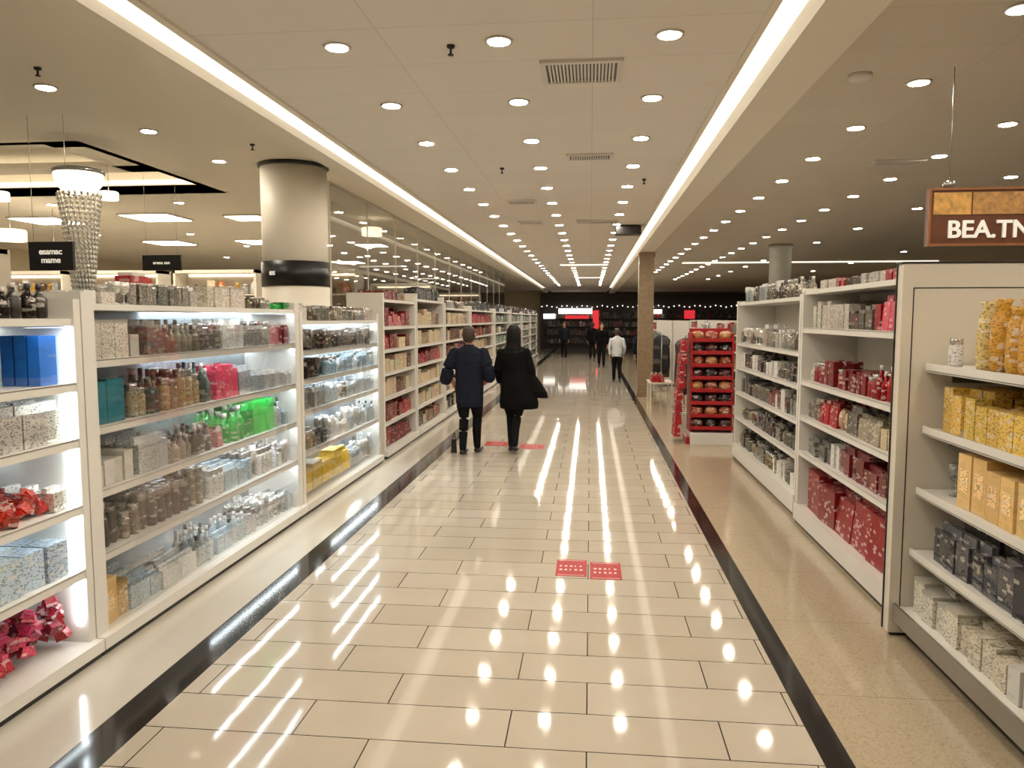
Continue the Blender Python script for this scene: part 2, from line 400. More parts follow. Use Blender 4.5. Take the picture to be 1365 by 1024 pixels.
P = {
 'silver': [('gjar', SIL, .075, .17, .08), ('tin', SIL, .09, .12, .09), ('clearbox', W, .08, .2, .08), ('glass', W, .07, .18, .07), ('gjar', s(100, 90, 80), .07, .17, .07), ('clearbox', s(150, 146, 138), .09, .18, .08), ('bottle', s(130, 120, 100), .06, .2, .06), ('tin', s(180, 176, 170), .06, .16, .06)],
 'mixlit': [('jar', s(190, 165, 120), .08, .22, .08), ('jar', s(170, 160, 120), .08, .23, .08), ('gjar', s(190, 180, 150), .08, .22, .08), ('bottle', s(90, 110, 100), .07, .23, .07)],
 'clear': [('glass', W, .08, .2, .08), ('bottle', s(150, 142, 130), .07, .2, .07), ('vase', LG, .09, .2, .09), ('clearbox', LG, .1, .18, .08), ('bottle', s(80, 72, 62), .07, .2, .07), ('gjar', s(120, 112, 100), .08, .18, .08)],
 'brownglass': [('glass', s(150, 138, 122), .09, .2, .09), ('vase', s(90, 78, 66), .08, .2, .08), ('gjar', s(70, 60, 50), .08, .18, .08), ('gjar', s(140, 128, 112), .08, .2, .07), ('bottle', s(50, 42, 36), .07, .22, .07)],
 'whitepk': [('clearbox', LG, .09, .18, .08), ('clearbox', W, .1, .16, .08), ('bottle', LG, .06, .2, .06), ('glass', W, .08, .2, .08), ('gjar', W, .07, .18, .07), ('gjar', s(170, 196, 210), .07, .18, .07), ('clearbox', s(180, 200, 210), .1, .18, .08)],
 'cream': [('box', CR, .22, .2, .2), ('stack', CR, .2, .22, .18), ('box', s(150, 122, 92), .18, .18, .15), ('case', s(196, 174, 140), .24, .2, .18), ('case', s(100, 56, 42), .2, .2, .18), ('stack', s(90, 66, 52), .18, .2, .18)],
 'redbrown': [('box', s(120, 34, 30), .2, .18, .16), ('box', CR, .2, .16, .16), ('stack', s(130, 98, 74), .2, .2, .16), ('pouch', RED, .14, .2, .1), ('box', DK, .16, .18, .14)],
 'redtop': [('box', RED, .24, .2, .18), ('pouch', RED, .2, .2, .14), ('box', s(120, 20, 26), .2, .2, .16)],
 'redpink': [('bottle', RED, .07, .2, .06), ('pouch', RED, .08, .18, .06), ('bottle', s(210, 196, 186), .06, .17, .06), ('jar', s(150, 40, 44), .07, .14, .07), ('pouch', s(180, 110, 110), .08, .2, .06), ('box', s(120, 14, 24), .09, .16, .06)],
 'grey': [('clearbox', s(110, 108, 104), .1, .16, .1), ('tin', s(140, 136, 128), .1, .12, .1), ('round', s(150, 138, 100), .09, .13, .09), ('pouch', s(70, 64, 58), .1, .18, .09), ('gjar', s(130, 112, 70), .08, .16, .08), ('box', W, .08, .14, .08)],
 'gift': [('clearbox', s(170, 162, 150), .14, .2, .12), ('clearbox', s(130, 124, 116), .1, .19, .12), ('case', s(90, 84, 80), .12, .2, .12), ('box', s(190, 182, 170), .1, .19, .12), ('box', RED, .09, .18, .1)],
 'giftred': [('box', RED, .1, .19, .1), ('pouch', PNK, .12, .2, .1), ('clearbox', s(140, 40, 50), .14, .2, .1)],
 'mixwarm': [('box', CR, .1, .14, .1), ('pouch', s(170, 26, 38), .1, .16, .08), ('tin', s(160, 140, 120), .09, .12, .09), ('box', s(130, 106, 92), .1, .16, .1), ('round', s(190, 160, 130), .09, .13, .09), ('pouch', s(160, 148, 126), .1, .17, .08), ('clearbox', s(120, 112, 104), .1, .16, .1)],
 'silverred': [('clearbox', s(120, 118, 116), .12, .16, .1), ('box', RED, .08, .16, .1), ('box', W, .08, .17, .08), ('box', s(64, 60, 58), .1, .15, .1), ('clearbox', s(130, 40, 48), .12, .17, .1), ('tin', s(150, 146, 140), .1, .13, .1)],
 'bigred': [('box', s(140, 26, 34), .36, .32, .2), ('pouch', s(156, 28, 38), .34, .36, .22), ('pouch', s(116, 20, 28), .4, .36, .24)],
 'goldtall': [('bag', GOLD, .12, .33, .11), ('jar', s(186, 132, 50), .11, .33, .11), ('bag', s(214, 186, 120), .12, .34, .11)],
 'gold': [('window', s(208, 164, 70), .1, .25, .08), ('box', s(222, 184, 90), .11, .2, .08), ('window', s(214, 176, 84), .12, .24, .08), ('window', s(224, 200, 120), .1, .18, .08), ('box', s(200, 150, 54), .09, .26, .08)],
 'goldbox': [('window', s(214, 176, 108), .14, .24, .09), ('window', s(224, 192, 134), .15, .22, .09), ('case', s(200, 156, 80), .1, .2, .09), ('window', s(222, 186, 120), .12, .23, .09)],
 'blackbox': [('case', s(50, 50, 54), .12, .2, .1), ('clearbox', s(96, 96, 100), .12, .2, .1), ('box', s(40, 38, 38), .1, .2, .1), ('clearbox', s(140, 138, 136), .1, .18, .1), ('glass', s(150, 150, 150), .09, .2, .09)],
 'whitebox': [('plain', W, .1, .16, .09), ('case', s(208, 202, 188), .12, .17, .1), ('plain', s(198, 196, 188), .08, .14, .08), ('box', s(205, 196, 176), .1, .15, .09)],
 'yellow': [('case', YEL, .28, .26, .16), ('pouch', YEL, .24, .28, .16)],
 'green': [('bottle', GRN, .09, .26, .09), ('plain', s(40, 185, 70), .12, .25, .1), ('box', s(20, 125, 50), .12, .25, .1), ('clearbox', s(40, 170, 80), .12, .25, .1)],
 'teal': [('box', TEAL, .18, .27, .1), ('plain', s(16, 110, 126), .14, .24, .1)],
 'towels': [('roll', s(190, 155, 120), .22, .24, .22), ('roll', s(170, 135, 100), .22, .23, .22)],
 'snack': [('pouch', ORG, .1, .14, .1), ('clearbox', W, .1, .14, .1), ('heap', s(200, 60, 50), .16, .12, .14), ('heap', s(215, 150, 110), .16, .12, .14), ('clearbox', LG, .1, .15, .1)],
 'bluewhite': [('box', s(110, 150, 190), .14, .14, .14), ('box', s(180, 195, 210), .14, .16, .14), ('case', W, .12, .16, .12)],
 'blue': [('plain', s(30, 110, 200), .12, .22, .06)],
 'redbag': [('heap', s(165, 34, 56), .16, .26, .16), ('heap', s(195, 60, 90), .16, .24, .16), ('heap', s(120, 24, 34), .16, .26, .16)],
 'whitebig': [('case', W, .24, .18, .2), ('clearbox', W, .14, .18, .12)],
 'pinklit': [('box', PNK, .08, .2, .06), ('clearbox', W, .1, .2, .08), ('clearbox', s(230, 170, 185), .1, .2, .06), ('bottle', W, .07, .2, .07), ('clearbox', LG, .1, .2, .08)],
 'fargreen': [('bottle', s(130, 150, 130), .12, .24, .12), ('vase', s(160, 170, 160), .12, .24, .12), ('box', s(140, 150, 140), .14, .2, .12)],
}

def shelving(name, sgn, xf, depth, y0, y1, top, zs, segs, led=None, glass=False, post=.06, base=.1, topitems=None, basefront=.1, backmat='back', posttop=.08, th=.035, vled=False, rows=3, ledmat='led'):
    g = group(name, (xf+sgn*depth/2, (y0+y1)/2, 0))
    mb = MB(); xb = xf+sgn*depth
    mb.box(xb, xb+sgn*.025, y0, y1, 0, top, 1)
    mb.box(xf-sgn*basefront, xb, y0, y1, .035, base, 0)
    mb.box(xf-sgn*(basefront-.02), xb, y0, y1, 0, .035, 2)
    for y in (y0, y1-post):
        mb.box(xf-sgn*.012, xb, y, y+post, base, top+posttop, 0)
    mb.box(xf, xb, y0+post, y1-post, top-th, top, 0)
    for z in zs[1:] if abs(zs[0]-base) < .05 else zs:
        mb.box(xf, xb, y0+post, y1-post, z-th, z, 0)
        mb.box(xf-sgn*.008, xf, y0+post, y1-post, z-th-.006, z+.006, 0)
        mb.box(xf-sgn*.010, xf-sgn*.008, y0+post, y1-post, z-.003, z+.001, 3)
    mb.build('frame', ['white', backmat, 'dark', 'chrome'], parent=g)
    mb = MB(); zz = sorted(zs); lim = zz[1:]+[top]
    a = y0+post; b = y1-post
    for z, nx, sg in zip(zz, lim, segs):
        for (f0, f1, pal) in sg:
            fill(mb, sgn, xf, depth, a+(b-a)*f0, a+(b-a)*f1, z+.002, nx-th-z-.02, P[pal], rows=rows)
    if topitems:
        for (f0, f1, pal, hm) in topitems: fill(mb, sgn, xf, depth, a+(b-a)*f0, a+(b-a)*f1, top+.002, hm, P[pal], rows=2)
    mb.build('products', PROD, parent=g)
    if led:
        mb = MB()
        for z in lim:
            mb.plane(xf+sgn*.012, xf+sgn*.03, a+(b-a)*led[0], a+(b-a)*led[1], z-th-.008, 0)
            mb.plane(xb-sgn*.04, xb-sgn*.02, a+(b-a)*led[0], a+(b-a)*led[1], z-th-.008, 0)
        if vled:
            mb.box(xf+sgn*.03, xf+sgn*.045, b-.02, b-.002, base+.1, top-th-.05, 0)
        mb.build('led_strips', [ledmat], parent=g)
    if glass:
        mb = MB(); mb.box(xf-sgn*.018, xf-sgn*.014, a, b, base+.02, top-.03, 0); mb.build('glass_front', ['glass'], parent=g)
    return g

XF = -2.62
shelving('lit_display_shelving', -1, XF, .46, .6, 3.62, 1.80, [.14, .49, .83, 1.18, 1.47],
         [[(0, 1, 'redbag')], [(0, 1, 'bluewhite')], [(0, 1, 'snack')], [(0, 1, 'whitebig')], [(0, .92, 'towels'), (.93, 1, 'blue')]],
         led=(.9, 1), vled=True, topitems=[(.3, 1, 'brownglass', .2)], posttop=.1, post=.05, basefront=.06)
g = shelving('glass_front_display_case', -1, XF, .46, 3.63, 6.54, 1.88, [.1, .527, .875, 1.22, 1.58],
         [[(0, .1, 'goldbox'), (.1, 1, 'whitepk')], [(0, .45, 'brownglass'), (.45, 1, 'whitepk')], [(0, .15, 'whitebox'), (.15, .5, 'clear'), (.5, .56, 'redpink'), (.56, .88, 'green'), (.88, 1, 'whitepk')],
          [(0, .14, 'teal'), (.14, .5, 'mixlit'), (.5, .72, 'pinklit'), (.72, 1, 'whitepk')], [(0, .2, 'whitebox'), (.2, .88, 'silver'), (.88, 1, 'redpink')]],
         led=(.42, 1), glass=True, post=.1, topitems=[(0, .1, 'whitebox', .1), (.1, .45, 'silver', .16), (.47, .72, 'whitebox', .2), (.72, .88, 'silver', .12), (.88, 1, 'green', .09)], posttop=.06, basefront=.06, ledmat='led2')
shelving('glass_front_display_case', -1, XF, .28, 6.56, 9.1, 1.78, [.15, .56, .94, 1.23, 1.5],
         [[(0, .6, 'yellow'), (.6, 1, 'clear')], [(0, .3, 'grey'), (.3, 1, 'whitepk')], [(0, .3, 'silver'), (.3, 1, 'clear')], [(0, .3, 'brownglass'), (.3, 1, 'whitepk')], [(0, .5, 'brownglass'), (.5, 1, 'silver')]],
         led=(.3, 1), glass=True, topitems=[(0, .12, 'whitebox', .2), (.15, 1, 'silver', .18)], basefront=.06, ledmat='led2')
mats5 = [[(0, 1, 'redbrown')], [(0, 1, 'cream')], [(0, 1, 'cream')], [(0, 1, 'redbrown')], [(0, 1, 'cream')], [(0, 1, 'cream')]]
mats6 = [[(0, 1, 'bigred')], [(0, 1, 'redbrown')], [(0, 1, 'cream')], [(0, 1, 'cream')], [(0, 1, 'redbrown')], [(0, 1, 'redtop')]]
ZS = [.12, .45, .78, 1.1, 1.4, 1.7]
shelving('open_shelving', -1, XF, .46, 9.3, 11.1, 2.05, ZS, mats6, topitems=[(.1, .9, 'redbrown', .15)], backmat='shelfback', basefront=.06)
shelving('open_shelving', -1, XF, .46, 11.15, 13.3, 2.1, ZS, mats5, topitems=[(.1, .9, 'blackbox', .22)], backmat='shelfback', basefront=.06)
shelving('open_shelving', -1, XF, .46, 13.4, 16.2, 2.0, ZS, mats5, topitems=[(.1, .9, 'silver', .18)], backmat='shelfback', basefront=.06)
fg = [[(0, 1, 'fargreen')] if i % 2 else [(0, 1, 'grey')] for i in range(6)]
for i in range(5):
    shelving('open_shelving', -1, XF, .46, 16.4+i*4.2, 20.3+i*4.2, 2.0, ZS, mats6 if i == 0 else fg, topitems=[(.1, .9, 'blackbox', .25)], backmat='shelfback', rows=1, basefront=.06)

# right side
g = group('end_cap_panel', (2.25, 4.37, 0)); mb = MB()
mb.box(1.70, 2.85, 4.335, 4.41, .02, 2.1, 0)
mb.box(1.755, 1.761, 4.332, 4.336, .05, 1.97, 1); mb.box(1.755, 2.4, 4.332, 4.336, 1.965, 1.971, 1); mb.box(1.72, 2.85, 4.35, 4.4, 0, .02, 1)
mb.box(1.693, 1.7, 4.405, 4.418, .02, 2.1, 1); mb.box(1.69, 2.86, 4.33, 4.415, 2.10, 2.11, 1)
mb.build('panel', ['panel', 'dark'], parent=g, bevel=.002)

g = group('wall_bay_shelving', (2.1, 3.1, 0)); mb = MB()
xb = 2.42; NY0 = 1.2; NY1 = 4.32
mb.box(xb, xb+.03, NY0, NY1, 0, 2.05, 1)
for z, xf in ((.51, 1.80), (.857, 1.82), (1.2, 1.84), (1.546, 1.84)):
    mb.box(xf, xb, NY0, NY1, z-.03, z, 0); mb.box(xf-.01, xf, NY0, NY1, z-.036, z+.012, 0)
    mb.box(xf-.013, xf-.01, NY0, NY1, z-.03, z-.026, 3)
    for yy in (2.0, 3.2, 4.25):
        mb.box(xf+.1, xb, yy-.004, yy+.004, z-.09, z-.03, 3)
mb.box(1.73, xb, NY0, NY1, .12, .18, 0); mb.box(1.715, 1.73, NY0, NY1, .10, .2, 3); mb.box(1.80, xb, NY0, NY1, 0, .12, 2)
mb.build('frame', ['white', 'panel', 'dark', 'chrome'], parent=g)
mb = MB()
fill(mb, 1, 1.76, .6, NY0, NY1, .182, .25, P['whitebox'], rows=5); fill(mb, 1, 1.80, .6, NY0, NY1-.08, .512, .25, P['blackbox'], rows=4)
fill(mb, 1, 1.82, .55, NY0, 4.0, .859, .3, P['goldbox'], rows=4); fill(mb, 1, 1.86, .4, 4.01, NY1-.03, .859, .2, P['blackbox'], rows=2)
fill(mb, 1, 1.84, .55, NY0, NY1-.05, 1.202, .3, P['gold'], rows=4); fill(mb, 1, 1.86, .5, NY0, 4.02, 1.548, .4, P['goldtall'], grow=1.05, rows=4)
item(mb, 'jar', 1.93, 4.2, 1.548, .07, .07, .15, W)
mb.build('products', PROD, parent=g)

shelving('gondola_shelving', 1, 1.84, .45, 4.44, 6.78, 2.04, [.17, .65, .96, 1.27, 1.72],
         [[(0, 1, 'bigred')], [(0, 1, 'silverred')], [(0, 1, 'mixwarm')], [(0, 1, 'redpink')], [(0, .35, 'giftred'), (.35, 1, 'gift')]], base=.17, basefront=.03, post=.05,
         backmat='panel', posttop=.02, topitems=[(.05, .9, 'gift', .1)])
shelving('gondola_shelving', 1, 1.88, .45, 6.95, 9.9, 2.0, [.2, .56, .88, 1.2, 1.5],
         [[(0, 1, 'grey')], [(0, 1, 'grey')], [(0, 1, 'silverred')], [(0, 1, 'grey')], [(0, 1, 'silver')]], base=.2, basefront=.03, post=.05,
         backmat='panel', posttop=.02, topitems=[(.05, .95, 'clear', .22)])

# generic floor gondolas (instances)
def gondola_parts():
    out = []
    for pv in (('grey', 'mixwarm', 'silver', 'redbrown', 'clear'), ('redpink', 'grey', 'cream', 'silverred', 'gift'), ('blackbox', 'grey', 'blackbox', 'mixwarm', 'redpink')):
        m1 = MB(); m2 = MB()
        m1.box(-.02, .02, -1, 1, 0, 1.75, 0); m1.box(-.45, .45, -1, 1, .03, .16, 0); m1.box(-.42, .42, -.98, .98, 0, .03, 1)
        for z in (.5, .84, 1.18, 1.5):
            m1.box(-.4, .4, -.99, .99, z-.03, z, 0)
        for y in (-1, .97): m1.box(-.43, .43, y, y+.03, .1, 1.75, 0)
        for sg in (1, -1):
            for z, pal in zip((.16, .5, .84, 1.18, 1.5), pv):
                fill(m2, -sg, sg*.42, .38, -.96, .96, z+.002, .3, P[pal], rows=2)
        out.append((m1, m2))
    return out
gp = []
for i, (a, b) in enumerate(gondola_parts()):
    A = a.build('frame', ['white', 'dark']); B = b.build('products', PROD); gp.append((A.data, B.data))
    bpy.data.objects.remove(A); bpy.data.objects.remove(B)
def gondola(x, y, k, rot=0):
    g = group('floor_gondola', (x, y, 0)); g.rotation_euler = (0, 0, rot)
    for nm, me in zip(('frame', 'products'), gp[k]):
        o = bpy.data.objects.new(nm, me); COL.objects.link(o); o.parent = g
for i, (x, y) in enumerate([(3.1, 12), (3.1, 14.4), (3.3, 17), (3.3, 19.4), (4.9, 12), (4.9, 14.4), (5.2, 17), (5.2, 20), (7, 12), (7, 15), (7, 19), (2.2, 21.5), (2.2, 24), (3.9, 23.5), (3.9, 26), (6, 24), (2.2, 27.5), (2.4, 31), (4.5, 30), (7, 30), (4.3, 5.5), (4.3, 8), (6.3, 6), (6.3, 9)]):
    gondola(x, y, i % 3)

# red tin rack
g = group('red_tin_display_rack', (1.74, 11.1, 0)); mb = MB(); m2 = MB()
x0, x1 = 1.44, 2.04
mb.box(x0, x1, 10.85, 11.4, 0, .17, 0)
mb.box(x0+.02, x1-.02, 11.3, 11.34, .17, 1.66, 1); mb.box(x0, x0+.025, 10.95, 11.34, .17, 1.6, 1); mb.box(x1-.025, x1, 10.95, 11.34, .17, 1.6, 1)
for k in range(8):
    z = .22+k*.18
    mb.box(x0, x1, 10.9+k*.012, 11.3, z, z+.012, 1); mb.box(x0, x1, 10.885+k*.012, 10.9+k*.012, z-.01, z+.045, 1)
    for i in range(3):
        cx = x0+.1+i*.2; c = [s(70, 30, 25), s(150, 70, 40), s(40, 30, 28), s(180, 120, 70)][(k+i*2) % 4]
        m2.lathe(cx, 10.99+k*.012, z+.014, [(.05, 0), (.09, .02), (.095, .06), (.08, .11), (.03, .13)], 12, 0, c)
for k in range(8):
    for j in range(2):
        z = .1+k*.175; xx = 1.36-.02*(8-k)*.6; yy = 11.02+j*.2
        m2.obox(xx, yy, z, .16, .1, .15, R.uniform(-.2, .2), 0, jit(s(160, 24, 34)), taper=.75); m2.obox(xx, yy, z+.15, .14, .03, .03, 0, 1, RED)
mb.box(1.385, 1.44, 10.9, 11.3, 0.0, .1, 1)
mb.build('rack_frame', ['white', 'redpaint'], parent=g, bevel=.003); m2.build('tins', PROD, parent=g)

# clothes racks
def clothes_rack(x, y, cols, n=14, L=1.5):
    g = group('clothes_rack', (x, y, 0)); mb = MB(); m2 = MB()
    for yy in (y-L/2, y+L/2):
        mb.rod((x, yy, .02), (x, yy, 1.45), .014, 8); mb.rod((x-.25, yy, .03), (x+.25, yy, .03), .014, 8)
    mb.rod((x, y-L/2, 1.45), (x, y+L/2, 1.45), .014, 8)
    for i in range(n):
        yy = y-L/2+.06+i*(L-.12)/(n-1); c = cols[i % len(cols)]; b = R.uniform(.35, .6)
        m2.lathe(x, yy, b, [(.21, 0), (.22, .2), (.2, .75-b*.3), (.22, 1.28-b), (.16, 1.36-b), (.04, 1.41-b)], 10, 1, c, sy=.17)
    mb.build('rail', ['chrome'], parent=g); m2.build('garments', PROD, parent=g)
cs = [s(30, 30, 36), s(50, 45, 42), s(24, 24, 28), s(90, 60, 40), s(40, 50, 70)]
for (x, y) in [(1.95, 13.2), (1.95, 15.0), (1.75, 19.5), (1.8, 25)]: clothes_rack(x, y, cs)

def disp_table(x, y):
    g = group('display_table', (x, y, 0)); mb = MB(); m2 = MB()
    mb.box(x-.25, x+.25, y-.4, y+.4, .42, .46, 0)
    for a in (-.22, .22):
        for b in (-.36, .36): mb.box(x+a-.02, x+a+.02, y+b-.02, y+b+.02, 0, .42, 0)
    fill(m2, 1, x-.24, .48, y-.38, y+.38, .462, .2, P['mixwarm'], rows=3)
    mb.build('table', ['panel'], parent=g, bevel=.004); m2.build('goods', PROD, parent=g)
disp_table(1.5, 16.4)

# columns
mb = MB(); mb.box(1.10, 1.44, 17.5, 17.86, 0, 3.305, 0); mb.box(1.08, 1.46, 17.48, 17.88, 0, .12, 0); mb.box(1.08, 1.46, 17.48, 17.88, 3.2, 3.305, 0)
mb.build('stone_column', ['stone'], origin=(1.27, 17.68, 0), bevel=.01)
mb = MB(); mb.lathe(4.1, 17.0, 0, [(.26, 0), (.26, .15), (.23, .16), (.23, 3.3), (.26, 3.31), (.26, 3.4)], 32); mb.build('round_grey_column', ['greycol'], origin=(4.1, 17.0, 0))
cx, cy = -3.31, 8.25
g = group('round_white_column', (cx, cy, 0)); mb = MB()
mb.lathe(cx, cy, 0, [(.37, 0), (.37, 2.15)], 40, 0); mb.lathe(cx, cy, 2.15, [(.36, 0), (.36, 1.31)], 40, 0)
mb.lathe(cx, cy, 2.16, [(.375, 0), (.375, .27)], 40, 1); mb.lathe(cx, cy, 3.46, [(.37, 0), (.385, .01), (.385, .03), (.36, .04)], 40, 1)
mb.build('shaft', ['colwhite', 'dark'], parent=g)
txtm = pm('sign_lettering', s(230, 225, 210), .5, emis=(1, .95, .85), es=.4)
text('lettering', 'es', .09, (cx-.12, cy-.372, 2.3), (pi/2, 0, -.3), txtm, g)

# wood sign
M['wood'] = pm('varnished_wood', s(104, 58, 30), .4, var=.35, scale=9)
M['amber'] = pm('amber_picture', s(200, 150, 80), .4, var=.75, scale=30, emis=s(200, 150, 70), es=.15)
M['amber2'] = pm('pale_picture', s(176, 130, 74), .4, var=.75, scale=38, emis=s(190, 140, 80), es=.1)
M['wood2'] = pm('wood_edge', s(150, 96, 54), .4, var=.2, scale=20)
g = group('hanging_wood_sign', (2.75, 5.2, 2.46)); mb = MB()
mb.box(2.17, 3.33, 5.19, 5.23, 2.27, 2.64, 0)
for a in ((2.17, 3.33, 2.27, 2.285), (2.17, 3.33, 2.625, 2.64), (2.17, 2.185, 2.285, 2.625), (3.315, 3.33, 2.285, 2.625)):
    mb.box(a[0], a[1], 5.18, 5.19, a[2], a[3], 1)
mb.box(2.2, 2.43, 5.183, 5.19, 2.47, 2.61, 2); mb.box(2.44, 3.0, 5.183, 5.19, 2.47, 2.61, 3)
mb.rod((2.3, 5.21, 2.64), (2.3, 5.21, 3.4), .003, 6, 4); mb.rod((3.2, 5.21, 2.64), (3.2, 5.21, 3.4), .003, 6, 4)
mb.lathe(2.3, 5.21, 2.64, [(.03, 0), (.04, .03), (.02, .05)], 12, 4)
mb.build('board', ['wood', 'wood2', 'amber', 'amber2', 'chrome'], parent=g)
text('lettering', 'BEA.TN', .155, (2.545, 5.182, 2.37), (pi/2, 0, 0), txtm, g, .006)

def hsign(x, y, z, w, h, t):
    g = group('black_hanging_sign', (x, y, z)); mb = MB()
    mb.box(x-w/2, x+w/2, y-.015, y+.015, z-h/2, z+h/2, 0)
    for a in (-w*.4, w*.4): mb.rod((x+a, y, z+h/2), (x+a, y, ZL), .0025, 6, 1)
    mb.build('board', ['dark', 'chrome'], parent=g, bevel=.003)
    text('lettering', t, h*.3, (x, y-.017, z), (pi/2, 0, 0), txtm, g, .002)
hsign(-4.55, 6.0, 2.33, .4, .24, 'esamac\nmame'); hsign(-5.05, 8.5, 2.46, .48, .18, 'erena sun')

# crystal floor lamp
cx, cy = -4.95, 6.95
g = group('crystal_column_lamp', (cx, cy, 0)); mb = MB()
mb.lathe(cx, cy, 0, [(.25, 0), (.25, .05), (.06, .1), (.05, 2.2), (.05, 2.25)], 20, 0)
mb.lathe(cx, cy, 3.02, [(.14, 0), (.2, .08), (.22, .17), (.21, .18)], 24, 1)
mb.lathe(cx, cy, 3.2, [(.23, 0), (.24, .02), (.22, .04)], 24, 0)
for i in range(22):
    a = 2*pi*i/22
    for k in range(26):
        t = k/25; r = .11*(1-t)**1.2+.075
        z = 3.0-t*1.15
        mb.lathe(cx+r*math.cos(a+t), cy+r*math.sin(a+t), z-.025, [(.006, 0), (.017, .022), (.006, .045)], 5, 2, (.8, .78, .72))
mb.build('lamp_body', ['chrome', 'softlamp', 'glassware'], parent=g)
def pendant(x, y, z, r=.16, h=.12):
    g = group('drum_pendant_light', (x, y, z)); mb = MB()
    mb.lathe(x, y, z, [(r*.96, 0), (r, .01), (r, h), (r*.9, h+.01)], 24, 0); mb.rod((x, y, z+h), (x, y, ZL), .004, 6, 1)
    mb.build('shade', ['softlamp', 'chrome'], parent=g)
pendant(-3.7, 12.6, 3.2, .17, .13)
for p in [(-6.0, 7.2, 3.0, .09, .08), (-5.35, 8.0, 3.12, .1, .08), (-8.2, 10, 2.9, .2, .15), (-8.3, 11, 2.6, .25, .3)]: pendant(*p)

# glass partition above left shelving
g = group('glass_partition', (-3.2, 19, 0)); mb = MB()
for i in range(12):
    ya = 9.2+i*1.6
    mb.box(-3.245, -3.235, ya+.01, ya+1.59, 0.3, 3.48, 0); mb.box(-3.246, -3.234, ya-.008, ya+.008, 0, 3.5, 1)
mb.box(-3.26, -3.22, 9.2, 28.4, 3.48, 3.5, 1)
mb.build('panes', ['glass2', 'panel'], parent=g)

# tall lit cabinets in left store
def cabinet(x, y, k):
    g = group('tall_display_cabinet', (x, y, 0)); mb = MB(); m2 = MB()
    mb.box(x-.8, x+.8, y+.2, y+.24, 0, 2.7, 0); mb.box(x-.8, x-.76, y-.2, y+.2, 0, 2.7, 0); mb.box(x+.76, x+.8, y-.2, y+.2, 0, 2.7, 0)
    mb.box(x-.8, x+.8, y-.2, y+.2, 2.64, 2.7, 0); mb.box(x-.8, x+.8, y-.2, y+.2, 0, .1, 0)
    for z in (.5, .95, 1.4, 1.85, 2.25):
        mb.box(x-.76, x+.76, y-.19, y+.2, z-.02, z, 0)
        xx = x-.7
        while xx < x+.68:
            w = R.uniform(.08, .16)
            item(m2, R.choice(['vase', 'glass', 'jar', 'box', 'round']), xx+w/2, y, z, w, w, R.uniform(.15, .3), R.choice([W, CR, GOLD, SIL, BR, s(200, 120, 60)])); xx += w+.03
    mb.box(x-.7, x+.7, y+.17, y+.19, 2.6, 2.635, 1)
    mb.build('carcass', ['panel', 'softlamp'], parent=g); m2.build('ornaments', PROD, parent=g)
for i, (x, y) in enumerate([(-5.0, 13.5), (-6.9, 13.5), (-8.8, 13.5), (-10.7, 13.5), (-12.6, 13.5), (-4.8, 19), (-6.7, 19), (-8.6, 19), (-10.8, 19), (-4.6, 26), (-6.5, 26), (-8.5, 26), (-8.4, 9), (-11, 8)]): cabinet(x, y, i)

g = group('red_gift_box', (-2.85, 4.75, 1.882)); m3 = MB()
m3.obox(-2.98, 4.6, 1.885, .3, .14, .12, .1, 0, RED); m3.obox(-2.97, 4.66, 2.006, .2, .12, .07, -.1, 0, s(190, 60, 60)); m3.obox(-2.97, 4.64, 2.077, .14, .1, .02, 0, 1, W)
m3.build('boxes', PROD, parent=g)

# far end store front
YF = 45.2
g = group('far_shopfront', (1, YF, 0)); mb = MB()
M['darkwall'] = pm('charcoal_facade', s(62, 54, 48), .5)
mb.box(-3, 9, YF+.1, YF+.7, 2.6, 3.3, 0); mb.box(-3, 9, YF+.5, YF+.7, 0, 2.6, 0)
for x in (-3, 0.6, 4.5, 8.9): mb.box(x, x+.15, YF+.05, YF+.5, 0, 2.6, 0)
M['whitesign'] = pm('lit_white_sign', (1, 1, 1), emis=(1, .95, .9), es=2.2)
M['redsign'] = pm('lit_red_sign', (1, .1, .1), emis=(1, .04, .06), es=.8)
mb.box(-1.9, .1, YF-.05, YF+.05, 2.1, 2.42, 2); mb.box(.15, .5, YF-.1, YF, 1.2, 2.3, 3); mb.box(-1.5, -.1, YF-.15, YF-.05, 1.8, 2.0, 3)
mb.box(3, 4.2, YF-.05, YF+.05, 2.1, 2.35, 2); mb.box(5.5, 6.1, YF-.1, YF, 1.8, 2.3, 3); mb.box(-2.8, -2.1, YF-.05, YF+.05, 1.8, 2.1, 2)
for i in range(40): mb.box(-2.93+i*.3, -2.87+i*.3, YF-.03, YF+.03, 2.5+.05*math.sin(i*1.7), 2.56+.05*math.sin(i*1.7), 2)
m2 = MB()
for k in range(4):
    mb.box(-2.7, 8.8, YF+.1, YF+.48, .3+k*.5, .33+k*.5, 0)
    x = -2.6
    while x < 8.7:
        w = R.uniform(.08, .25); m2.box(x, x+w, YF+.14, YF+.4, .33+k*.5, .33+k*.5+R.uniform(.2, .42), 0, R.choice([SIL, RED, BR, DK, DK, DK, DK, s(120, 60, 50), s(90, 82, 76), s(60, 54, 50)])); x += w+.03
mb.build('facade', ['darkwall', 'chrome', 'whitesign', 'redsign', 'wall'], parent=g); m2.build('window_goods', PROD, parent=g)

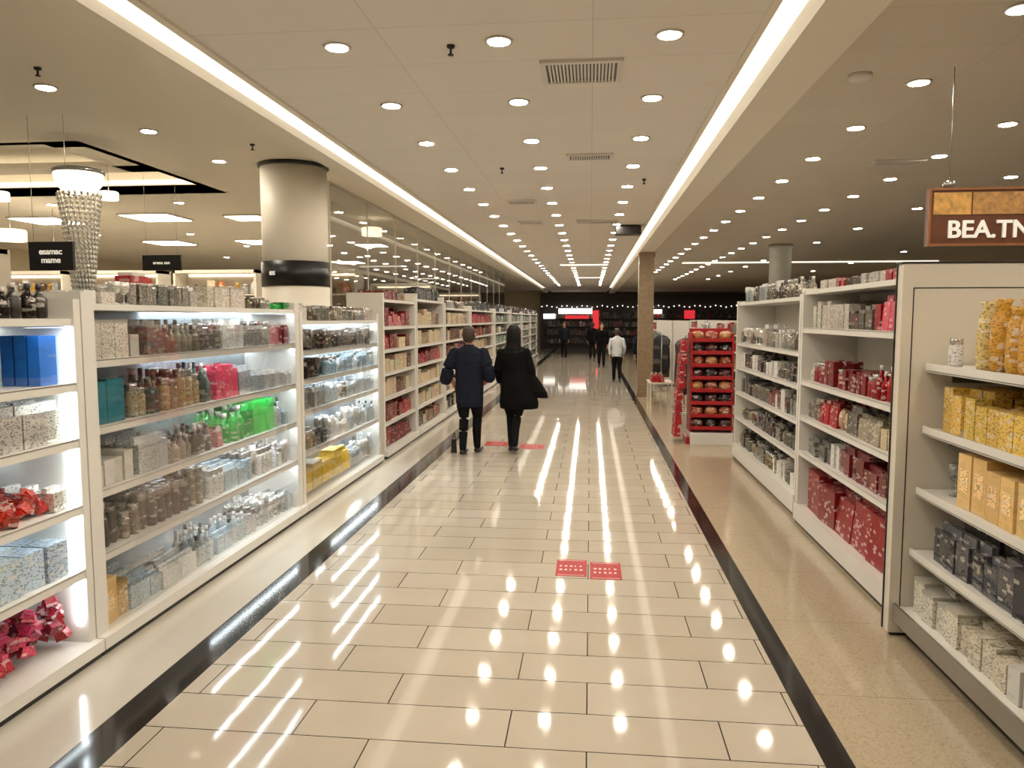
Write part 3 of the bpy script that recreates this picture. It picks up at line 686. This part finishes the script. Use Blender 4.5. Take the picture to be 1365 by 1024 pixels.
# floor stickers
M['sticker'] = pm('red_vinyl_print', s(165, 8, 18), .45, var=.1, scale=40, spec=.2)
M['stickertext'] = pm('white_print', s(220, 190, 185), .45, var=.1, spec=.2)
def sticker(x, y, w=.22, l=.36):
    mb = MB(); mb.box(x-w/2, x+w/2, y-l/2, y+l/2, .0, .0015, 0)
    mb.box(x-w/2+.015, x+w/2-.015, y-l/2+.02, y-l/2+.026, .0015, .002, 1)
    mb.box(x-w/2+.015, x+w/2-.015, y+l/2-.026, y+l/2-.02, .0015, .002, 1)
    for k in range(2):
        for j in range(5): mb.box(x-.085+j*.036, x-.085+j*.036+R.uniform(.008, .022), y-.06+k*.08, y-.03+k*.08, .0015, .0019, 1)
    mb.build('floor_sticker', ['sticker', 'stickertext'], origin=(x, y, 0))
sticker(-.12, 5.32); sticker(.125, 5.28); sticker(-.80, 10.45, .34, .4); sticker(-1.32, 10.65, .34, .4)

# ------------------------------------------------------------------ people
class Body:
    def __init__(self): self.bm = bmesh.new(); self.src = []
    def rings(self, rings, mat):
        vs = []
        for r in rings:
            row = [self.bm.verts.new(p) for p in r]; vs.append(row)
            for p in r: self.src.append((Vector(p), mat))
        n = len(rings[0])
        for a, b in zip(vs, vs[1:]):
            for i in range(n): self.bm.faces.new((a[i], a[(i+1) % n], b[(i+1) % n], b[i]))
        self.bm.faces.new(vs[0][::-1]); self.bm.faces.new(vs[-1])
    def vl(self, secs, mat, n=24, wob=0.):
        rr = []
        for k, (cx, cy, z, rx, ry) in enumerate(secs):
            rr.append([(cx+rx*(1+wob*math.sin(5*2*pi*i/n+k*.3))*math.cos(2*pi*i/n), cy+ry*(1+wob*math.sin(4*2*pi*i/n+1))*math.sin(2*pi*i/n), z) for i in range(n)])
        d = []
        for a, b in zip(rr, rr[1:]):
            m = max(1, int(abs(b[0][2]-a[0][2])/.03))
            for t in range(m): d.append([tuple(Vector(p).lerp(Vector(q), t/m)) for p, q in zip(a, b)])
        d.append(rr[-1]); self.rings(d, mat)
    def tube(self, pts, rad, mat, n=12, flat=1., up=(0, 0, 1)):
        pts = [Vector(p) for p in pts]; P2 = []; R2 = []
        for i in range(len(pts)-1):
            m = max(1, int((pts[i+1]-pts[i]).length/.03))
            for t in range(m):
                P2.append(pts[i].lerp(pts[i+1], t/m)); R2.append(rad[i]+(rad[i+1]-rad[i])*t/m)
        P2.append(pts[-1]); R2.append(rad[-1])
        d0 = (P2[1]-P2[0]).normalized(); d1 = (P2[-1]-P2[-2]).normalized()
        P2 = [P2[0]-d0*R2[0]*.85, P2[0]-d0*R2[0]*.5]+P2+[P2[-1]+d1*R2[-1]*.5, P2[-1]+d1*R2[-1]*.85]
        R2 = [R2[0]*.45, R2[0]*.85]+R2+[R2[-1]*.85, R2[-1]*.45]
        rings = []
        for i, p in enumerate(P2):
            t = (P2[min(i+1, len(P2)-1)]-P2[max(i-1, 0)]).normalized()
            u = Vector(up)
            if abs(t.dot(u)) > .95: u = Vector((0, 1, 0))
            a = t.cross(u).normalized(); b = a.cross(t).normalized()
            rings.append([tuple(p+a*R2[i]*math.cos(2*pi*k/n)+b*R2[i]*flat*math.sin(2*pi*k/n)) for k in range(n)])
        self.rings(rings, mat)
    def hand(self, w, d, side, mat):
        w = Vector(w); d = Vector(d).normalized(); f = Vector((0, 1, 0)); sx = Vector((side, 0, 0))
        f = (f-d*f.dot(d)).normalized()
        self.tube([w, w+d*.09], [.03, .04], mat, 12, .45, up=sx)
        for i, L in enumerate((.07, .078, .072, .055)):
            b = w+d*.09+f*(.03-.02*i)
            c = b+d*L*.5-sx*.006; e = c+d*L*.45-sx*.02
            self.tube([b-d*.02, c, e], [.0095, .009, .008], mat, 8)
        b = w+d*.03+f*.03
        self.tube([b, b+d*.03+f*.022, b+d*.06+f*.026-sx*.01], [.012, .011, .009], mat, 8)
    def finish(self, name, mats, loc, rotz, voxel, scale=1., Z=1.58):
        me = bpy.data.meshes.new(name+'_src'); bmesh.ops.recalc_face_normals(self.bm, faces=self.bm.faces); self.bm.to_mesh(me); self.bm.free()
        ob = bpy.data.objects.new(name+'_src', me); COL.objects.link(ob)
        md = ob.modifiers.new('r', 'REMESH'); md.mode = 'VOXEL'; md.voxel_size = voxel
        sm = ob.modifiers.new('s', 'SMOOTH'); sm.iterations = 2; sm.factor = .5
        dg = bpy.context.evaluated_depsgraph_get(); m2 = bpy.data.meshes.new_from_object(ob.evaluated_get(dg))
        bpy.data.objects.remove(ob)
        kd = kdtree.KDTree(len(self.src))
        for i, (p, m) in enumerate(self.src): kd.insert(p, i)
        kd.balance()
        m2.materials.clear()
        for m in mats: m2.materials.append(m)
        for p in m2.polygons:
            c = p.center; k = self.src[kd.find(c)[1]][1]
            if k == 3 and c.z > Z-.07 and ((c.y < .03 and not (abs(c.x) > .083 and c.z < Z+.03)) or c.z > Z+.075): k = 4
            p.material_index = k; p.use_smooth = True
        m2.name = name
        o = bpy.data.objects.new(name, m2); COL.objects.link(o); o.location = loc; o.rotation_euler = (0, 0, rotz); o.scale = (scale,)*3
        return o

SK = pm('skin', s(190, 140, 110), .5, var=.06); HB = pm('brown_hair', s(48, 34, 26), .55, var=.3, scale=60); HK = pm('black_hair', s(14, 12, 12), .5, var=.3, scale=60, spec=.2)
NAVY = pm('navy_wool', s(20, 24, 36), .85, var=.2, scale=30, bump=.3, spec=.2); BLK = pm('black_wool', s(9, 8, 9), .9, var=.3, scale=30, bump=.3, spec=.15)
TRS = pm('black_trousers', s(12, 12, 14), .85, var=.2, scale=30, spec=.2); SHOE = pm('black_leather', s(14, 13, 13), .35)
LSH = pm('light_grey_shirt', s(196, 198, 200), .8, var=.1); EYE = pm('eye', s(30, 20, 16), .2); M['eye'] = EYE

def leg(B, sx, hipz, yfoot, lift=0., r=1., xf=None, mat=1):
    x = sx; xf = x if xf is None else xf
    ky = yfoot*.5+.05+lift*.6
    ank = (xf, yfoot-.03, .09+lift)
    B.tube([(x*.95, 0, hipz), (x, ky*.5, hipz*.76), ((x+xf)/2, ky, .49+lift*.25), (xf, (ky+ank[1])/2-.02, .3+lift*.6), ank], [.098*r, .09*r, .064*r, .06*r, .046*r], mat, 14)
    toe = (xf*1.08, yfoot+.17, .035 if lift > 0 else .03); heel = (xf, yfoot-.06, .04+lift*.9)
    B.tube([heel, ((heel[0]+toe[0])/2, (heel[1]+toe[1])/2, (heel[2]+toe[2])/2+.008), toe], [.04, .045, .036], 2, 12, .75)

def head(B, z, hair, hy=0., long=0.):
    B.vl([(0, .0, z-.2, .055, .058), (0, .003, z-.12, .052, .056)], 3, 16)
    B.vl([(0, .02, z-.118, .02, .03), (0, .025, z-.108, .042, .055), (0, .018, z-.08, .058, .078), (0, .01, z-.03, .070, .092), (0, .004, z+.02, .074, .096), (0, 0, z+.07, .068, .088), (0, 0, z+.1, .045, .06), (0, 0, z+.115, .015, .02)], 3, 20)
    B.tube([(0, .098, z+.015), (0, .118, z-.028)], [.009, .014], 3, 8)
    B.tube([(-.022, .092, z-.062), (0, .1, z-.062), (.022, .092, z-.062)], [.005, .008, .005], 3, 8)
    for sx in (-1, 1): B.tube([(sx*.078, -.002, z-.025), (sx*.088, -.008, z+.018)], [.012, .015], 3, 8)
    if not long:
        B.vl([(0, -.055, z-.085, .045, .035), (0, -.04, z-.05, .071, .068), (0, -.026, z+.0, .079, .086), (0, -.014, z+.05, .082, .095), (0, -.008, z+.09, .074, .087), (0, -.005, z+.118, .05, .06), (0, -.004, z+.133, .015, .02)], 4, 20)
    else:
        B.vl([(0, -.075, z-long, .07, .03), (0, -.07, z-long*.75, .1, .05), (0, -.05, z-.12, .1, .065), (0, -.035, z-.04, .097, .085), (0, -.022, z+.02, .094, .095), (0, -.012, z+.07, .086, .092), (0, -.008, z+.11, .06, .07), (0, -.004, z+.135, .02, .025)], 4, 20, .02)

def eyes(o, z, sc=1.):
    mb = MB()
    for sx in (-.03, .03): mb.lathe(sx, .088, z+.005, [(.004, 0), (.012, .006), (.004, .012)], 8)
    e = mb.build('eyes', ['eye']); e.parent = o

B = Body(); Z = 1.58
head(B, Z, 4)
B.vl([(0, 0, .64, .165, .125), (0, 0, .7, .185, .14), (0, 0, .95, .19, .145), (0, 0, 1.12, .19, .14), (0, 0, 1.25, .215, .14), (0, 0, 1.35, .215, .12), (0, -.005, 1.41, .14, .09), (0, -.005, 1.445, .075, .07), (0, -.003, 1.465, .062, .062)], 0, 28, .02)
B.tube([(-.19, 0, 1.355), (-.27, -.03, 1.16), (-.31, -.04, 1.0)], [.075, .085, .085], 0, 14)
B.tube([(-.285, .0, 1.06), (-.25, .14, .93)], [.042, .03], 3, 12); B.hand((-.25, .14, .93), (.1, .5, -.6), -1, 3)
B.tube([(.19, 0, 1.355), (.26, -.02, 1.16), (.27, .02, 1.03)], [.075, .08, .08], 0, 14)
B.tube([(.265, .03, 1.05), (.22, .2, 1.0)], [.042, .03], 3, 12); B.hand((.22, .2, 1.0), (-.1, .8, -.1), 1, 3)
leg(B, -.085, .84, -.06, .0, 1.0, xf=-.07); leg(B, .085, .84, .16, 0, 1.0, xf=.075)
o = B.finish('man', [NAVY, TRS, SHOE, SK, HB], (-1.59, 9.8, 0), -.08, .007, 1.0); eyes(o, Z)

B = Body(); Z = 1.585
head(B, Z, 4, long=.27)
B.vl([(.07, -.02, .60, .25, .16), (.065, -.02, .68, .26, .175), (.04, -.01, .9, .215, .16), (.015, 0, 1.08, .18, .13), (0, 0, 1.22, .185, .13), (0, 0, 1.34, .195, .115), (0, -.005, 1.4, .13, .09), (0, -.005, 1.44, .07, .07), (0, -.003, 1.46, .06, .06)], 0, 32, .035)
B.vl([(.29, -.02, .74, .17, .03), (.27, -.02, .82, .17, .06), (.19, -.01, 1.0, .13, .08), (.1, 0, 1.15, .08, .08)], 0, 16, .05)
B.tube([(-.165, 0, 1.34), (-.215, -.01, 1.12), (-.2, .1, .96)], [.06, .056, .048], 0, 14)
B.tube([(.165, 0, 1.34), (.235, -.03, 1.1), (.25, .06, .9)], [.06, .056, .05], 0, 14)
B.hand((-.195, .12, .93), (.05, .5, -.7), -1, 3); B.hand((.255, .08, .87), (.05, .3, -.9), 1, 3)
leg(B, -.07, .84, .13, 0, .9, xf=-.045); leg(B, .07, .84, -.12, .05, .9, xf=.03)
o = B.finish('woman', [BLK, TRS, SHOE, SK, HK], (-1.01, 9.95, 0), .0, .007, 1.01); eyes(o, Z)

def shopper(name, loc, top, hair, sc, rot=0.):
    B = Body(); Z = 1.58; head(B, Z, 4)
    B.vl([(0, 0, .82, .17, .12), (0, 0, .95, .17, .125), (0, 0, 1.12, .165, .12), (0, 0, 1.25, .19, .125), (0, 0, 1.35, .2, .11), (0, -.005, 1.41, .13, .085), (0, -.003, 1.46, .06, .06)], 0, 24, .02)
    for sx in (-1, 1):
        B.tube([(sx*.18, 0, 1.35), (sx*.24, -.03, 1.1), (sx*.22, .06*sx+.04, .9)], [.06, .05, .04], 0, 12); B.hand((sx*.22, .06*sx+.05, .87), (0, .2, -.9), sx, 3)
    leg(B, -.085, .86, .16); leg(B, .085, .86, -.16, .06)
    o = B.finish(name, [top, TRS, SHOE, SK, hair], loc, rot, .01, sc); eyes(o, Z)
shopper('shopper_in_grey_shirt', (.76, 21.5, 0), LSH, HB, .9)
shopper('shopper_in_black_coat', (.42, 28.0, 0), BLK, HK, .97, pi)
shopper('shopper_in_black_coat', (.1, 33.0, 0), BLK, HB, .97)
shopper('shopper_in_navy_coat', (-1.2, 35.0, 0), NAVY, HB, .97, pi)
shopper('shopper_in_navy_coat', (1.45, 21.3, 0), NAVY, HK, .93)

g = group('black_carrier_bag', (-1.82, 9.9, 0)); mb = MB()
mb.obox(-1.82, 9.9, 0, .12, .08, .19, .2, 0, taper=.8); mb.rod((-1.84, 9.9, .18), (-1.81, 9.9, .27), .006, 6, 0); mb.rod((-1.80, 9.9, .18), (-1.81, 9.9, .27), .006, 6, 0)
mb.build('bag', ['dark'], parent=g, bevel=.006)

# ------------------------------------------------------------------ world, camera
w = bpy.data.worlds.new('World'); scene.world = w; w.use_nodes = True
w.node_tree.nodes['Background'].inputs[0].default_value = (1, .85, .65, 1); w.node_tree.nodes['Background'].inputs[1].default_value = 0
cam = bpy.data.cameras.new('Camera'); cam.sensor_width = 36; cam.lens = 1000/1365*36; cam.clip_end = 200
co = bpy.data.objects.new('Camera', cam); COL.objects.link(co); co.location = (0, 0, 1.8)
co.rotation_euler = (math.radians(90-4.97), 0, math.radians(5.94))
scene.camera = co
scene.view_settings.view_transform = 'Standard'
scene.view_settings.look = 'None'
scene.view_settings.exposure = -0.2
